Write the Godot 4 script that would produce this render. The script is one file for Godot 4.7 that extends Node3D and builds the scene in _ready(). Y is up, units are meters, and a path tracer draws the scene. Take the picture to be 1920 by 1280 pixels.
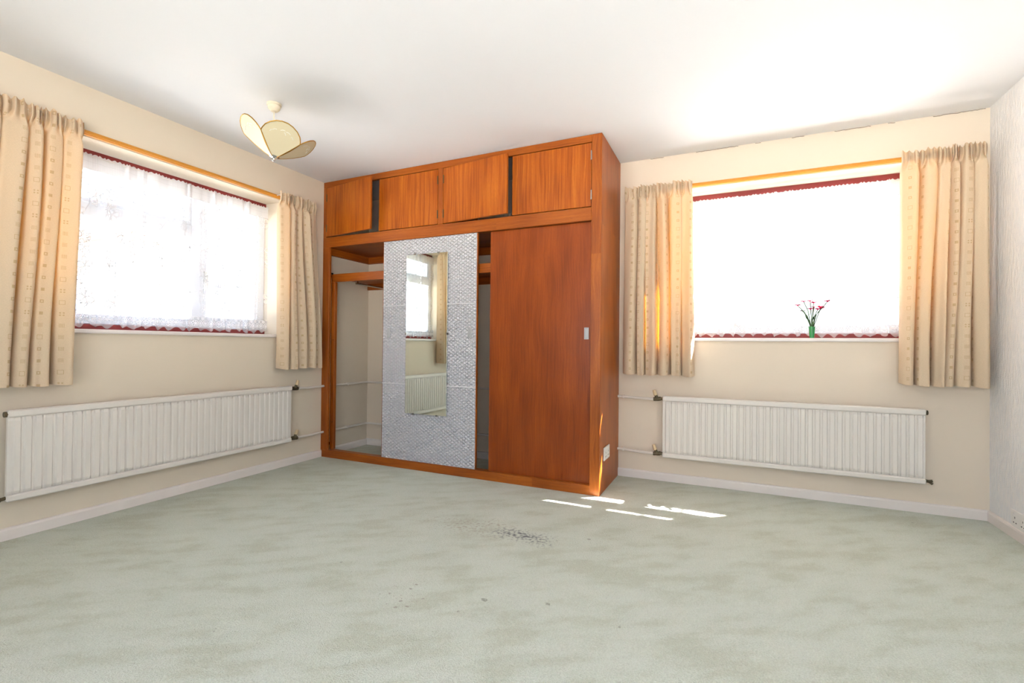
extends Node3D

# ------------------------------------------------------------------ measures (metres, y up; back wall z = 0, left wall x = 0)
const H := 2.4
const W := 4.62
const ZR := 4.5
const TH := 0.28
const D := 0.582
const WW := 2.476

var rng := RandomNumberGenerator.new()
var M := {}
var used := {}

func _ready() -> void:
	rng.seed = 11
	# camera
	var cam := Camera3D.new()
	cam.name = "camera"
	cam.fov = 71.66
	cam.near = 0.02
	cam.far = 200.0
	add_child(cam)
	cam.transform = Transform3D(Basis(Vector3.UP, 0.4308) * Basis(Vector3.RIGHT, 0.0086) * Basis(Vector3.BACK, 0.0099), Vector3(3.2459, 0.9853, 3.6508))
	cam.current = true
	# sky
	var env := Environment.new()
	env.background_mode = Environment.BG_SKY
	var skym := ProceduralSkyMaterial.new()
	skym.sky_top_color = Color(0.76, 0.85, 0.98)
	skym.sky_horizon_color = Color(0.95, 0.97, 1.0)
	skym.ground_bottom_color = Color(0.55, 0.55, 0.52)
	skym.ground_horizon_color = Color(0.80, 0.82, 0.84)
	skym.sky_curve = 0.2
	var sky := Sky.new()
	sky.sky_material = skym
	env.sky = sky
	env.background_energy_multiplier = 1.0
	env.tonemap_mode = Environment.TONE_MAPPER_LINEAR
	env.tonemap_exposure = 4.8
	env.sdfgi_enabled = true
	env.ssao_enabled = true
	env.ssil_enabled = true
	var we := WorldEnvironment.new()
	we.name = "world"
	we.environment = env
	add_child(we)
	# sun: comes from outside the back wall, from the right
	var sun := DirectionalLight3D.new()
	sun.name = "sun"
	sun.light_color = Color(1.0, 0.98, 0.96)
	sun.light_energy = 7.5
	sun.light_angular_distance = 0.45
	sun.shadow_enabled = true
	sun.sky_mode = DirectionalLight3D.SKY_MODE_LIGHT_ONLY
	add_child(sun)
	sun.look_at_from_position(Vector3(7.0, 10, -5.3), Vector3.ZERO, Vector3.UP)

	make_materials()
	build_shell()
	build_windows()
	build_outside()
	build_wardrobe()
	build_curtains()
	build_radiators()
	build_lamp()
	build_small()

# ------------------------------------------------------------------ node helpers
func numbered(called: String) -> String:
	if not used.has(called):
		used[called] = 0
		return called
	used[called] += 1
	return "%s_%03d" % [called, used[called]]

func thing(called: String, label: String, category: String, at := Vector3.ZERO, turn := 0.0, group := "") -> Node3D:
	var o := Node3D.new()
	o.name = numbered(called)
	add_child(o)
	o.position = at
	o.rotation.y = turn
	tag(o, label, category, group)
	return o

func tag(o: Node, label: String, category := "", group := "") -> void:
	o.set_meta("label", label)
	if category:
		o.set_meta("category", category)
	if group:
		o.set_meta("group", group)

# commits a mesh as ONE named node; local: geometry is already in the parent's own axes, else in world axes under an unturned parent
func part(called: String, st: SurfaceTool, m: Material, parent: Node3D = null, local := false) -> MeshInstance3D:
	var o := MeshInstance3D.new()
	o.mesh = st.commit()
	o.material_override = m
	if parent == null:
		o.name = numbered(called)
		add_child(o)
	else:
		o.name = called
		parent.add_child(o, true)
		if not local:
			o.position = -place(parent)
	return o

func place(n: Node3D) -> Vector3:
	var p := Vector3.ZERO
	var k: Node = n
	while k != self:
		p += (k as Node3D).position
		k = k.get_parent()
	return p

func struct(called: String, st: SurfaceTool, m: Material, parent: Node3D = null) -> MeshInstance3D:
	var o := part(called, st, m, parent)
	if parent == null:
		o.set_meta("kind", "structure")
	return o

func struct_root(called: String, at := Vector3.ZERO) -> Node3D:
	var o := Node3D.new()
	o.name = called
	add_child(o)
	o.position = at
	o.set_meta("kind", "structure")
	return o

# ------------------------------------------------------------------ mesh helpers
func mk() -> SurfaceTool:
	var s := SurfaceTool.new()
	s.begin(Mesh.PRIMITIVE_TRIANGLES)
	return s

func uvof(p: Vector3, n: Vector3, grain: int) -> Vector2:
	var a := n.abs()
	var q: Vector2
	if a.y > a.x and a.y > a.z:
		q = Vector2(p.z, p.x)
	elif a.x > a.z:
		q = Vector2(p.z, p.y) if grain == 0 else Vector2(p.y, p.z)
	else:
		q = Vector2(p.x, p.y) if grain == 0 else Vector2(p.y, p.x)
	return q

func poly(st: SurfaceTool, pts: Array, n: Vector3, grain := 0, off := Vector2.ZERO) -> void:
	var flip: bool = (pts[1] - pts[0]).cross(pts[2] - pts[0]).dot(n) > 0.0
	for i in range(1, pts.size() - 1):
		var t := [pts[0], pts[i + 1], pts[i]] if flip else [pts[0], pts[i], pts[i + 1]]
		for p: Vector3 in t:
			st.set_normal(n)
			st.set_uv(uvof(p, n, grain) + off)
			st.add_vertex(p)

func box(st: SurfaceTool, lo: Vector3, hi: Vector3, ch := 0.0, grain := 0, off := Vector2.ZERO) -> void:
	var c := (lo + hi) / 2.0
	var h := (hi - lo) / 2.0
	ch = minf(ch, minf(h.x, minf(h.y, h.z)) * 0.9)
	var v := func(ax: int, s: Vector3) -> Vector3:
		var p := Vector3.ZERO
		for k in 3:
			p[k] = c[k] + s[k] * (h[k] if k == ax else h[k] - ch)
		return p
	for ax in 3:
		var b := (ax + 1) % 3
		var d := (ax + 2) % 3
		for sg in [-1.0, 1.0]:
			var n := Vector3.ZERO
			n[ax] = sg
			var q := []
			for w in [[-1, -1], [1, -1], [1, 1], [-1, 1]]:
				var s := Vector3.ZERO
				s[ax] = sg; s[b] = w[0]; s[d] = w[1]
				q.append(v.call(ax, s))
			poly(st, q, n, grain, off)
			if ch > 0.0:
				for sb in [-1.0, 1.0]:
					var s1 := Vector3.ZERO
					s1[ax] = sg; s1[b] = sb; s1[d] = -1
					var s2 := s1
					s2[d] = 1
					var n2 := Vector3.ZERO
					n2[ax] = sg; n2[b] = sb
					poly(st, [v.call(ax, s1), v.call(ax, s2), v.call(b, s2), v.call(b, s1)], n2.normalized(), grain, off)
	if ch > 0.0:
		for i in 8:
			var s := Vector3(-1.0 if i & 1 else 1.0, -1.0 if i & 2 else 1.0, -1.0 if i & 4 else 1.0)
			poly(st, [v.call(0, s), v.call(1, s), v.call(2, s)], s.normalized(), grain, off)

func bx(lo: Vector3, hi: Vector3, ch := 0.0, grain := 0, off := Vector2.ZERO) -> SurfaceTool:
	var st := mk()
	box(st, lo, hi, ch, grain, off)
	return st

func tube(st: SurfaceTool, pts: Array, r: float, seg := 8, closed := false, r_end := -1.0) -> void:
	var n := pts.size()
	var rings := []
	var dirs := []
	var side := Vector3.ZERO
	for i in n:
		var a: Vector3 = pts[(i - 1 + n) % n] if closed else pts[maxi(i - 1, 0)]
		var b: Vector3 = pts[(i + 1) % n] if closed else pts[mini(i + 1, n - 1)]
		var t := (b - a).normalized()
		if side == Vector3.ZERO:
			side = t.cross(Vector3.UP if absf(t.y) < 0.9 else Vector3.RIGHT).normalized()
		side = (side - t * side.dot(t)).normalized()
		var up := t.cross(side)
		var ring := []
		var rr := r if r_end < 0.0 else lerpf(r, r_end, float(i) / (n - 1))
		var ns := []
		for k in seg:
			var q := TAU * k / seg
			var nn := side * cos(q) + up * sin(q)
			ns.append(nn)
			ring.append(pts[i] + nn * rr)
		rings.append(ring)
		dirs.append(ns)
	var last := n if closed else n - 1
	for i in last:
		var j := (i + 1) % n
		for k in seg:
			var l := (k + 1) % seg
			smooth_quad(st, [rings[i][k], rings[i][l], rings[j][l], rings[j][k]], [dirs[i][k], dirs[i][l], dirs[j][l], dirs[j][k]])
	if not closed:
		poly(st, rings[0], (pts[0] - pts[1]).normalized())
		poly(st, rings[n - 1], (pts[n - 1] - pts[n - 2]).normalized())

func smooth_quad(st: SurfaceTool, p: Array, n: Array, uv := []) -> void:
	var order := [0, 1, 2, 0, 2, 3]
	var fn: Vector3 = (p[1] - p[0]).cross(p[2] - p[0])
	if fn.length_squared() < 1e-16:
		fn = (p[2] - p[0]).cross(p[3] - p[0])
	if fn.dot(n[0] + n[1] + n[2] + n[3]) > 0.0:
		order = [0, 2, 1, 0, 3, 2]
	for k in order:
		st.set_normal(n[k])
		st.set_uv(uv[k] if uv else Vector2(p[k].x + p[k].z, p[k].y))
		st.add_vertex(p[k])

# profile: Vector2(radius, height); flat bands between hard corners
func lathe(st: SurfaceTool, profile: Array, seg: int, at := Transform3D.IDENTITY) -> void:
	for i in profile.size() - 1:
		var a: Vector2 = profile[i]
		var b: Vector2 = profile[i + 1]
		var d := (b - a)
		var nn := Vector2(d.y, -d.x).normalized()
		if nn == Vector2.ZERO:
			continue
		for k in seg:
			var q0 := TAU * k / seg
			var q1 := TAU * (k + 1) / seg
			var pt := func(r: Vector2, q: float) -> Vector3: return at * Vector3(r.x * cos(q), r.y, r.x * sin(q))
			var nm := func(q: float) -> Vector3: return (at.basis * Vector3(nn.x * cos(q), nn.y, nn.x * sin(q))).normalized()
			smooth_quad(st, [pt.call(a, q0), pt.call(a, q1), pt.call(b, q1), pt.call(b, q0)], [nm.call(q0), nm.call(q1), nm.call(q1), nm.call(q0)])

# a smooth sheet from rows of points
func sheet(st: SurfaceTool, rows: Array, uvs: Array) -> void:
	var nr := rows.size()
	var nc: int = rows[0].size()
	var ns := []
	for i in nr:
		var r := PackedVector3Array()
		for j in nc:
			var du: Vector3 = rows[i][mini(j + 1, nc - 1)] - rows[i][maxi(j - 1, 0)]
			var dv: Vector3 = rows[mini(i + 1, nr - 1)][j] - rows[maxi(i - 1, 0)][j]
			r.append(du.cross(dv).normalized())
		ns.append(r)
	for i in nr - 1:
		for j in nc - 1:
			smooth_quad(st, [rows[i][j], rows[i][j + 1], rows[i + 1][j + 1], rows[i + 1][j]], [ns[i][j], ns[i][j + 1], ns[i + 1][j + 1], ns[i + 1][j]], [uvs[i][j], uvs[i][j + 1], uvs[i + 1][j + 1], uvs[i + 1][j]])

# ------------------------------------------------------------------ materials
func flat(c: Color, rough := 0.6, metal := 0.0, spec := 0.5) -> StandardMaterial3D:
	var m := StandardMaterial3D.new()
	m.albedo_color = c
	m.roughness = rough
	m.metallic = metal
	m.metallic_specular = spec
	return m

func noise(sd: int, freq: float, oct := 3) -> FastNoiseLite:
	var n := FastNoiseLite.new()
	n.seed = sd
	n.noise_type = FastNoiseLite.TYPE_SIMPLEX_SMOOTH
	n.frequency = freq
	n.fractal_octaves = oct
	return n

func tex(im: Image) -> ImageTexture:
	im.generate_mipmaps()
	return ImageTexture.create_from_image(im)

# grain runs along v; 512 px = 0.5 m across, 1024 px = 2 m along
func wood(sd: int, light: Color, mid: Color, dark: Color, ribbon: float, figure: float, rough: float) -> StandardMaterial3D:
	var w := 512
	var h := 1024
	var im := Image.create(w, h, false, Image.FORMAT_RGB8)
	var hi := Image.create(w, h, false, Image.FORMAT_L8)
	var broad := noise(sd, 1.0, 2)
	var fine := noise(sd + 1, 1.0, 3)
	var pore := noise(sd + 2, 1.0, 2)
	var patch := noise(sd + 3, 1.0, 2)
	for y in h:
		for x in w:
			var fx := float(x)
			var fy := float(y)
			var wob := patch.get_noise_2d(fx * 0.004, fy * 0.004) * figure
			var rib := broad.get_noise_2d(fx * 0.045 + wob, fy * 0.0022)
			var g := fine.get_noise_2d(fx * 0.16 + wob * 3.0, fy * 0.006)
			var po := pore.get_noise_2d(fx * 0.55, fy * 0.03)
			var b := patch.get_noise_2d(fx * 0.006 + 90.0, fy * 0.003)
			var t := clampf(0.5 + rib * ribbon + g * 0.34 + b * 0.35, 0.0, 1.0)
			var c := dark.lerp(mid, t * 2.0) if t < 0.5 else mid.lerp(light, t * 2.0 - 1.0)
			if po > 0.30:
				c = c.lerp(dark, clampf((po - 0.30) * 1.6, 0.0, 0.5))
			im.set_pixel(x, y, c)
			hi.set_pixel(x, y, Color.from_hsv(0, 0, clampf(0.6 - maxf(po - 0.25, 0.0) * 1.2 + g * 0.1, 0, 1)))
	var m := flat(Color.WHITE, rough, 0.0, 0.45)
	m.albedo_texture = tex(im)
	m.uv1_scale = Vector3(2.0, 0.5, 1)
	m.heightmap_enabled = true
	m.heightmap_texture = tex(hi)
	m.heightmap_scale = 0.012
	m.resource_name = "teak veneer"
	return m

func make_materials() -> void:
	M.wood_ribbon = wood(3, Color(0.77, 0.43, 0.11), Color(0.69, 0.35, 0.065), Color(0.57, 0.26, 0.035), 0.5, 0.4, 0.33)
	M.wood_door = wood(23, Color(0.66, 0.315, 0.06), Color(0.57, 0.25, 0.04), Color(0.47, 0.19, 0.02), 0.2, 0.7, 0.33)
	M.wood_frame = wood(43, Color(0.72, 0.40, 0.11), Color(0.64, 0.325, 0.07), Color(0.52, 0.24, 0.04), 0.2, 0.8, 0.38)
	M.wall = flat(Color(0.90, 0.848, 0.765), 0.85, 0.0, 0.3)
	M.wall_back = flat(Color(0.915, 0.857, 0.777), 0.85, 0.0, 0.3)
	M.ceiling = flat(Color(0.925, 0.93, 0.935), 0.9, 0.0, 0.3)
	M.gloss_white = flat(Color(0.93, 0.90, 0.88), 0.3)
	M.skirting = flat(Color(0.925, 0.89, 0.86), 0.35)
	M.radiator = flat(Color(0.91, 0.885, 0.845), 0.32)
	M.pipe = flat(Color(0.90, 0.865, 0.82), 0.4)
	M.upvc = flat(Color(0.92, 0.93, 0.95), 0.3)
	M.red_paint = flat(Color(0.52, 0.16, 0.15), 0.45)
	M.batten = flat(Color(0.86, 0.58, 0.17), 0.4)
	M.chrome = flat(Color(0.82, 0.82, 0.80), 0.2, 1.0)
	M.steel = flat(Color(0.55, 0.53, 0.50), 0.35, 1.0)
	M.brass = flat(Color(0.76, 0.58, 0.27), 0.3, 1.0)
	M.old_brass = flat(Color(0.40, 0.36, 0.28), 0.45, 0.8)
	M.cap = flat(Color(0.86, 0.76, 0.60), 0.5)
	M.plastic = flat(Color(0.93, 0.92, 0.90), 0.35)
	M.slot = flat(Color(0.06, 0.06, 0.06), 0.7)
	M.mirror = flat(Color(0.86, 0.89, 0.86), 0.02, 1.0)
	M.glass = flat(Color(1, 1, 1, 0.06), 0.02)
	M.glass.transparency = BaseMaterial3D.TRANSPARENCY_ALPHA
	M.rust = flat(Color(0.35, 0.17, 0.09), 0.8)
	make_quilt()
	make_wallpaper()
	make_carpet()
	make_curtain_cloth()
	make_lace()

func make_quilt() -> void:
	var n := 128
	var hi := Image.create(n, n, false, Image.FORMAT_L8)
	for y in n:
		for x in n:
			var u := fposmod((x + y) / float(n), 1.0)
			var v := fposmod((x - y) / float(n), 1.0)
			var a := sin(PI * u)
			var b := sin(PI * v)
			hi.set_pixel(x, y, Color.from_hsv(0, 0, pow(minf(a, b), 0.4)))
	var m := flat(Color(0.88, 0.87, 0.885), 0.32)
	m.heightmap_enabled = true
	m.heightmap_texture = tex(hi)
	m.heightmap_scale = 1.3
	m.uv1_scale = Vector3(1 / 0.040, 1 / 0.027, 1)
	M.quilt = m

func make_wallpaper() -> void:
	var n := 1024
	var hi := Image.create(n, n, false, Image.FORMAT_L8)
	var im := Image.create(n, n, false, Image.FORMAT_RGB8)
	var a := noise(61, 1.0, 3)
	var b := noise(62, 1.0, 2)
	for y in n:
		for x in n:
			var s := a.get_noise_2d(x * 0.05, y * 0.012)
			var f := b.get_noise_2d(x * 0.2, y * 0.12)
			var t := clampf(0.5 + s * 0.7 + f * 0.35, 0, 1)
			hi.set_pixel(x, y, Color.from_hsv(0, 0, t))
			im.set_pixel(x, y, Color(0.92, 0.925, 0.93).lerp(Color(0.965, 0.955, 0.945), t))
	var m := flat(Color.WHITE, 0.7)
	m.albedo_texture = tex(im)
	m.heightmap_enabled = true
	m.heightmap_texture = tex(hi)
	m.heightmap_scale = 0.25
	M.wallpaper = m

func make_carpet() -> void:
	# pile tile: 0.6 m
	var n := 768
	var im := Image.create(n, n, false, Image.FORMAT_RGB8)
	var hi := Image.create(n, n, false, Image.FORMAT_L8)
	var a := noise(71, 1.0, 2)
	var cell := FastNoiseLite.new()
	cell.seed = 72
	cell.noise_type = FastNoiseLite.TYPE_CELLULAR
	cell.frequency = 1.0
	cell.cellular_return_type = FastNoiseLite.RETURN_DISTANCE
	var per := TAU / n
	for y in n:
		for x in n:
			var rr := n / TAU
			var p := Vector3(cos(x * per) * rr, sin(x * per) * rr, 0)
			var tuft := 1.0 + cell.get_noise_3d(p.x * 0.17, p.y * 0.17, y * 0.17)
			var f := a.get_noise_3d(p.x * 0.11, p.y * 0.11, y * 0.11)
			var t := clampf(1.0 - tuft * 0.85 + f * 0.15, 0, 1)
			hi.set_pixel(x, y, Color.from_hsv(0, 0, t))
			var c := Color(0.725, 0.745, 0.675).lerp(Color(0.865, 0.88, 0.83), clampf(0.25 + t * 0.75 + f * 0.2, 0, 1))
			im.set_pixel(x, y, c)
	# marks on the carpet: trodden and brushed pile, stains, specks; whole floor
	var q := 1536
	var mk2 := Image.create(q, q, false, Image.FORMAT_RGBA8)
	var b1 := noise(81, 1.0, 4)
	var b2 := noise(82, 1.0, 3)
	var b3 := noise(83, 1.0, 3)
	for y in q:
		for x in q:
			var wx := x / float(q) * W
			var wz := y / float(q) * ZR
			var s := b1.get_noise_2d(wx * 2.4, wz * 2.4)
			var st2 := b2.get_noise_2d(wx * 5.2 + wz * 7.1, wz * 2.4 - wx * 1.9)
			var fine := b3.get_noise_2d(wx * 40.0, wz * 40.0)
			var t := s * 0.45 + st2 * 0.75
			var al := clampf(absf(t) * 0.8 * (0.75 + fine * 0.6), 0.0, 0.27)
			var c := Color(0.68, 0.675, 0.565) if t > 0 else Color(0.87, 0.88, 0.84)
			# grey scuffed stain
			var d := Vector2((wx - 2.31) / 0.13, (wz - 1.385) / 0.075).length()
			var k := clampf(1.3 - d + fine * 0.8 + s * 0.8, 0, 1) * clampf(0.75 + fine * 0.7, 0, 1)
			if k > 0.02:
				c = c.lerp(Color(0.40, 0.40, 0.42), clampf(k * 2.0, 0, 1))
				al = maxf(al, k * 0.85)
			# pale worn halo and brownish grime round it
			var d2 := Vector2((wx - 2.05) / 0.36, (wz - 1.36) / 0.12).length()
			var k2 := clampf(1.0 - d2 + fine * 0.6 + s * 0.8, 0, 1) * clampf(0.15 + fine * 1.8, 0, 1)
			if k2 > 0.02 and k < 0.1:
				c = c.lerp(Color(0.56, 0.46, 0.36), clampf(k2 * 1.6, 0, 1))
				al = maxf(al, k2 * 0.4)
			mk2.set_pixel(x, y, Color(c.r, c.g, c.b, al))
	var r := RandomNumberGenerator.new()
	r.seed = 5
	var spots := []
	for i in 26:
		spots.append([2.08 + r.randfn() * 0.06, 2.13 + r.randfn() * 0.05, r.randf_range(0.003, 0.007), Color(0.42, 0.30, 0.26)])
	for i in 14:
		spots.append([1.95 + r.randfn() * 0.2, 1.45 + r.randfn() * 0.08, r.randf_range(0.003, 0.006), Color(0.40, 0.32, 0.24)])
	for i in 22:
		spots.append([r.randf_range(0.5, 4.3), r.randf_range(0.7, 3.4), r.randf_range(0.0025, 0.006), Color(0.32, 0.30, 0.24)])
	for sp in [[2.39, 2.02, 0.014], [2.34, 2.13, 0.007], [2.62, 1.94, 0.012], [2.9, 1.97, 0.008], [4.2, 0.24, 0.008], [2.6, 1.28, 0.012], [1.66, 2.02, 0.008]]:
		spots.append([sp[0], sp[1], sp[2], Color(0.36, 0.32, 0.24)])
	for sp in spots:
		var cx := int(sp[0] / W * q)
		var cy := int(sp[1] / ZR * q)
		var rad := maxi(1, int(sp[2] / W * q))
		for yy in range(-rad, rad + 1):
			for xx in range(-rad - 1, rad + 2):
				if Vector2(xx * 0.8, yy).length() <= rad + r.randf_range(-0.8, 0.3):
					if cx + xx >= 0 and cx + xx < q and cy + yy >= 0 and cy + yy < q:
						mk2.set_pixel(cx + xx, cy + yy, Color(sp[3].r, sp[3].g, sp[3].b, r.randf_range(0.25, 0.6)))
	var m := flat(Color.WHITE, 1.0, 0.0, 0.1)
	m.albedo_texture = tex(im)
	m.uv1_scale = Vector3(1 / 0.6, 1 / 0.6, 1)
	m.heightmap_enabled = true
	m.heightmap_texture = tex(hi)
	m.heightmap_scale = 0.7
	m.detail_enabled = true
	m.detail_albedo = tex(mk2)
	m.detail_uv_layer = BaseMaterial3D.DETAIL_UV_2
	m.detail_blend_mode = BaseMaterial3D.BLEND_MODE_MIX
	M.carpet = m

func make_curtain_cloth() -> void:
	# 4 columns of woven squares x 8 rows: 0.36 x 0.48 m
	var w := 768
	var h := 1024
	var im := Image.create(w, h, false, Image.FORMAT_RGB8)
	var a := noise(91, 1.0, 2)
	var base := Color(0.89, 0.81, 0.69)
	for y in h:
		for x in w:
			var t := a.get_noise_2d(x * 0.5, y * 0.05) * 0.5 + a.get_noise_2d(x * 0.05 + 400.0, y * 0.5) * 0.5
			var c := base * (1.0 + t * 0.07)
			im.set_pixel(x, y, Color(c.r, c.g, c.b))
	var r := RandomNumberGenerator.new()
	r.seed = 17
	var ink := Color(0.79, 0.675, 0.515)
	for col in 4:
		for row in 8:
			var kind := (row * 3 + col * 2 + r.randi_range(0, 1)) % 6
			var cx := int((col + 0.5) * w / 4.0)
			var cy := int((row + 0.5 + 0.25 * (col % 2)) * h / 8.0) % h
			var s := 24
			for yy in range(-s, s + 1):
				for xx in range(-s, s + 1):
					var on := false
					var e := maxi(absi(xx), absi(yy))
					match kind:
						0: on = e > s - 5
						1: on = e < 17
						2: on = e < 21 and absi(xx) > 5 and absi(yy) > 5
						3: on = e < 22 and posmod(yy, 9) < 4
						4: on = e < 18 and e > 7
						5: on = e < 22 and posmod(xx, 9) < 4
					if on and r.randf() < 0.8:
						im.set_pixel(cx + xx, posmod(cy + yy, h), ink)
	var m := flat(Color.WHITE, 0.85, 0.0, 0.25)
	m.albedo_texture = tex(im)
	m.uv1_scale = Vector3(1 / 0.36, 1 / 0.48, 1)
	m.cull_mode = BaseMaterial3D.CULL_DISABLED
	m.backlight_enabled = true
	m.backlight = Color(0.62, 0.46, 0.10)
	m.rim_enabled = true
	m.rim = 0.2
	M.cloth = m

func stamp(im: Image, p: Vector2, rad: float, al: float) -> void:
	var w := im.get_width()
	var h := im.get_height()
	for yy in range(int(p.y - rad), int(p.y + rad) + 2):
		for xx in range(int(p.x - rad), int(p.x + rad) + 2):
			if Vector2(xx, yy).distance_to(p) <= rad and yy >= 0 and yy < h:
				im.set_pixel(posmod(xx, w), yy, Color(1, 1, 1, al))

func stroke(im: Image, a: Vector2, b: Vector2, rad: float, al: float) -> void:
	var n := int(a.distance_to(b) / maxf(rad * 0.7, 0.7)) + 1
	for i in n + 1:
		stamp(im, a.lerp(b, i / float(n)), rad, al)

func blossom(im: Image, c: Vector2, size: float, turn: float, petals: int, al: float) -> void:
	for k in petals:
		var q := turn + TAU * k / petals
		var prev := c
		for i in 17:
			var t := i / 16.0 * PI
			var along := sin(t) * size
			var side := sin(t * 2.0) * size * 0.32
			var p := c + Vector2(cos(q), sin(q)) * along + Vector2(-sin(q), cos(q)) * side
			stroke(im, prev, p, maxf(1.8, size * 0.045), al)
			prev = p
	stamp(im, c, size * 0.16, minf(al + 0.15, 0.95))

func make_lace() -> void:
	# 0.6 m wide tile, 1.05 m drop; v runs down
	var w := 768
	var h := 1344
	var im := Image.create(w, h, false, Image.FORMAT_RGBA8)
	for y in h:
		for x in w:
			var al := 0.10 + (0.08 if (x % 4 == 0 or y % 4 == 0) else 0.0)
			if y < 118:
				al = 0.72 + (0.2 if (x % 6 < 2) else 0.0)
			if y > h - 130:
				al += 0.25
			im.set_pixel(x, y, Color(1, 1, 1, al))
	var r := RandomNumberGenerator.new()
	r.seed = 29
	for col in 3:
		var x := (col + 0.5) * w / 3.0
		var prev := Vector2(x, 130)
		for i in 40:
			var y := 130.0 + i * (h - 300.0) / 39.0
			var p := Vector2(x + sin(i * 0.45 + col * 2.0) * 44.0, y)
			stroke(im, prev, p, 2.2, 0.95)
			prev = p
			if i % 5 == 2:
				blossom(im, p + Vector2(r.randf_range(-60, 60), r.randf_range(-20, 20)), r.randf_range(58, 80), r.randf() * TAU, 5, 0.97)
			if i % 5 == 4:
				blossom(im, p + Vector2(r.randf_range(-70, 70), 0), r.randf_range(24, 34), r.randf() * TAU, 6, 0.97)
	for k in 12:
		blossom(im, Vector2((k + 0.5) * w / 12.0, h - 72.0), 30.0, PI / 2.0, 7, 0.95)
		blossom(im, Vector2(k * w / 12.0, h - 120.0), 17.0, 0.4, 5, 0.95)
	for x in range(0, w, 2):
		stamp(im, Vector2(x, h - 135.0 + sin(x * TAU * 12.0 / w) * 6.0), 2.2, 0.75)
		stamp(im, Vector2(x, 118.0), 2.0, 0.7)
		stamp(im, Vector2(x, 60.0), 1.6, 0.7)
	var m := flat(Color(0.97, 0.97, 0.98), 0.8, 0.0, 0.2)
	m.albedo_texture = tex(im)
	m.transparency = BaseMaterial3D.TRANSPARENCY_ALPHA
	m.cull_mode = BaseMaterial3D.CULL_DISABLED
	m.backlight_enabled = true
	m.backlight = Color(0.22, 0.22, 0.23)
	m.uv1_scale = Vector3(1 / 0.6, 1, 1)
	M.lace = m

# ------------------------------------------------------------------ room shell
const LW := [0.99, 2.56, 1.052, 2.118]   # left window opening: z0, z1, y0, y1
const BW := [2.78, 4.43, 1.052, 2.138]   # back window opening: x0, x1, y0, y1
const RW := [1.5, 4.45, 0.35, 2.15]       # unseen window added behind the camera for fill light: x0, x1, y0, y1

func build_shell() -> void:
	# floor with two sets of coordinates
	var st := mk()
	box(st, Vector3(-TH, -0.2, -TH), Vector3(W + TH, -0.012, ZR + TH))
	struct("floor_slab", st, flat(Color(0.5, 0.48, 0.45), 0.9))
	st = mk()
	var cs := [Vector3(0, 0, 0), Vector3(W, 0, 0), Vector3(W, 0, ZR), Vector3(0, 0, ZR)]
	for k in [0, 1, 2, 0, 2, 3]:
		var p: Vector3 = cs[k]
		st.set_normal(Vector3.UP)
		st.set_uv(Vector2(p.x, p.z))
		st.set_uv2(Vector2(p.x / W, p.z / ZR))
		st.add_vertex(p)
	for e in [[0, 1], [1, 2], [2, 3], [3, 0]]:
		var a: Vector3 = cs[e[0]]
		var b: Vector3 = cs[e[1]]
		var dn := Vector3(0, -0.012, 0)
		for p: Vector3 in [a, b, b + dn, a, b + dn, a + dn]:
			st.set_normal((a + b - Vector3(W, 0, ZR)).normalized())
			st.set_uv(Vector2(p.x, p.z))
			st.set_uv2(Vector2(p.x / W, p.z / ZR))
			st.add_vertex(p)
	var fl := struct("floor", st, M.carpet)
	tag(fl, "pale sage green fitted carpet with trodden marks and a grey stain")
	st = mk()
	box(st, Vector3(-TH, H, -TH), Vector3(W + TH, H + 0.2, ZR + TH))
	var ce := struct("ceiling", st, M.ceiling)
	tag(ce, "smooth white painted ceiling")
	# dark cracks along the joint of ceiling and back wall
	for c in [[2.70, 2.80], [3.02, 3.30], [3.40, 3.44], [3.62, 3.70], [3.86, 4.06], [4.14, 4.18], [4.36, 4.60]]:
		var s2 := mk()
		var r := RandomNumberGenerator.new()
		r.seed = int(c[0] * 100)
		var x: float = c[0]
		var pts := []
		while x < c[1]:
			pts.append(Vector3(x, H - 0.003 + r.randf_range(-0.003, 0.001), 0.0015))
			x += 0.012
		tube(s2, pts, 0.0013, 5)
		part("crack", s2, flat(Color(0.30, 0.27, 0.24), 1.0), ce)
	# walls
	st = mk()
	hole_wall_x(st, -TH, 0.0, -TH, ZR + TH, LW)
	var wl := struct("wall_left", st, M.wall)
	tag(wl, "cream painted wall with a lace curtained window above a long radiator")
	st = mk()
	hole_wall_z(st, -TH, 0.0, 0.0, W, BW)
	var wb := struct("wall_back", st, M.wall_back)
	tag(wb, "cream painted wall with a bright window beside the wardrobe")
	var wr := struct("wall_right", bx(Vector3(W, 0, -TH), Vector3(W + TH, H, ZR + TH)), M.wallpaper)
	tag(wr, "white textured wallpapered wall with vertical embossing")
	st = mk()
	hole_wall_z(st, ZR, ZR + TH, 0.0, W, RW)
	var wz := struct("wall_rear", st, M.wall)
	tag(wz, "cream painted wall opposite the wardrobe")
	# skirting boards, rounded top
	skirting("baseboard_left", Vector3(0, 0, 0), Vector3(0, 0, ZR), Vector3(1, 0, 0))
	skirting("baseboard_back", Vector3(0, 0, 0), Vector3(W, 0, 0), Vector3(0, 0, 1))
	skirting("baseboard_right", Vector3(W, 0, 0), Vector3(W, 0, ZR), Vector3(-1, 0, 0))
	skirting("baseboard_rear", Vector3(0, 0, ZR), Vector3(W, 0, ZR), Vector3(0, 0, -1))

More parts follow.
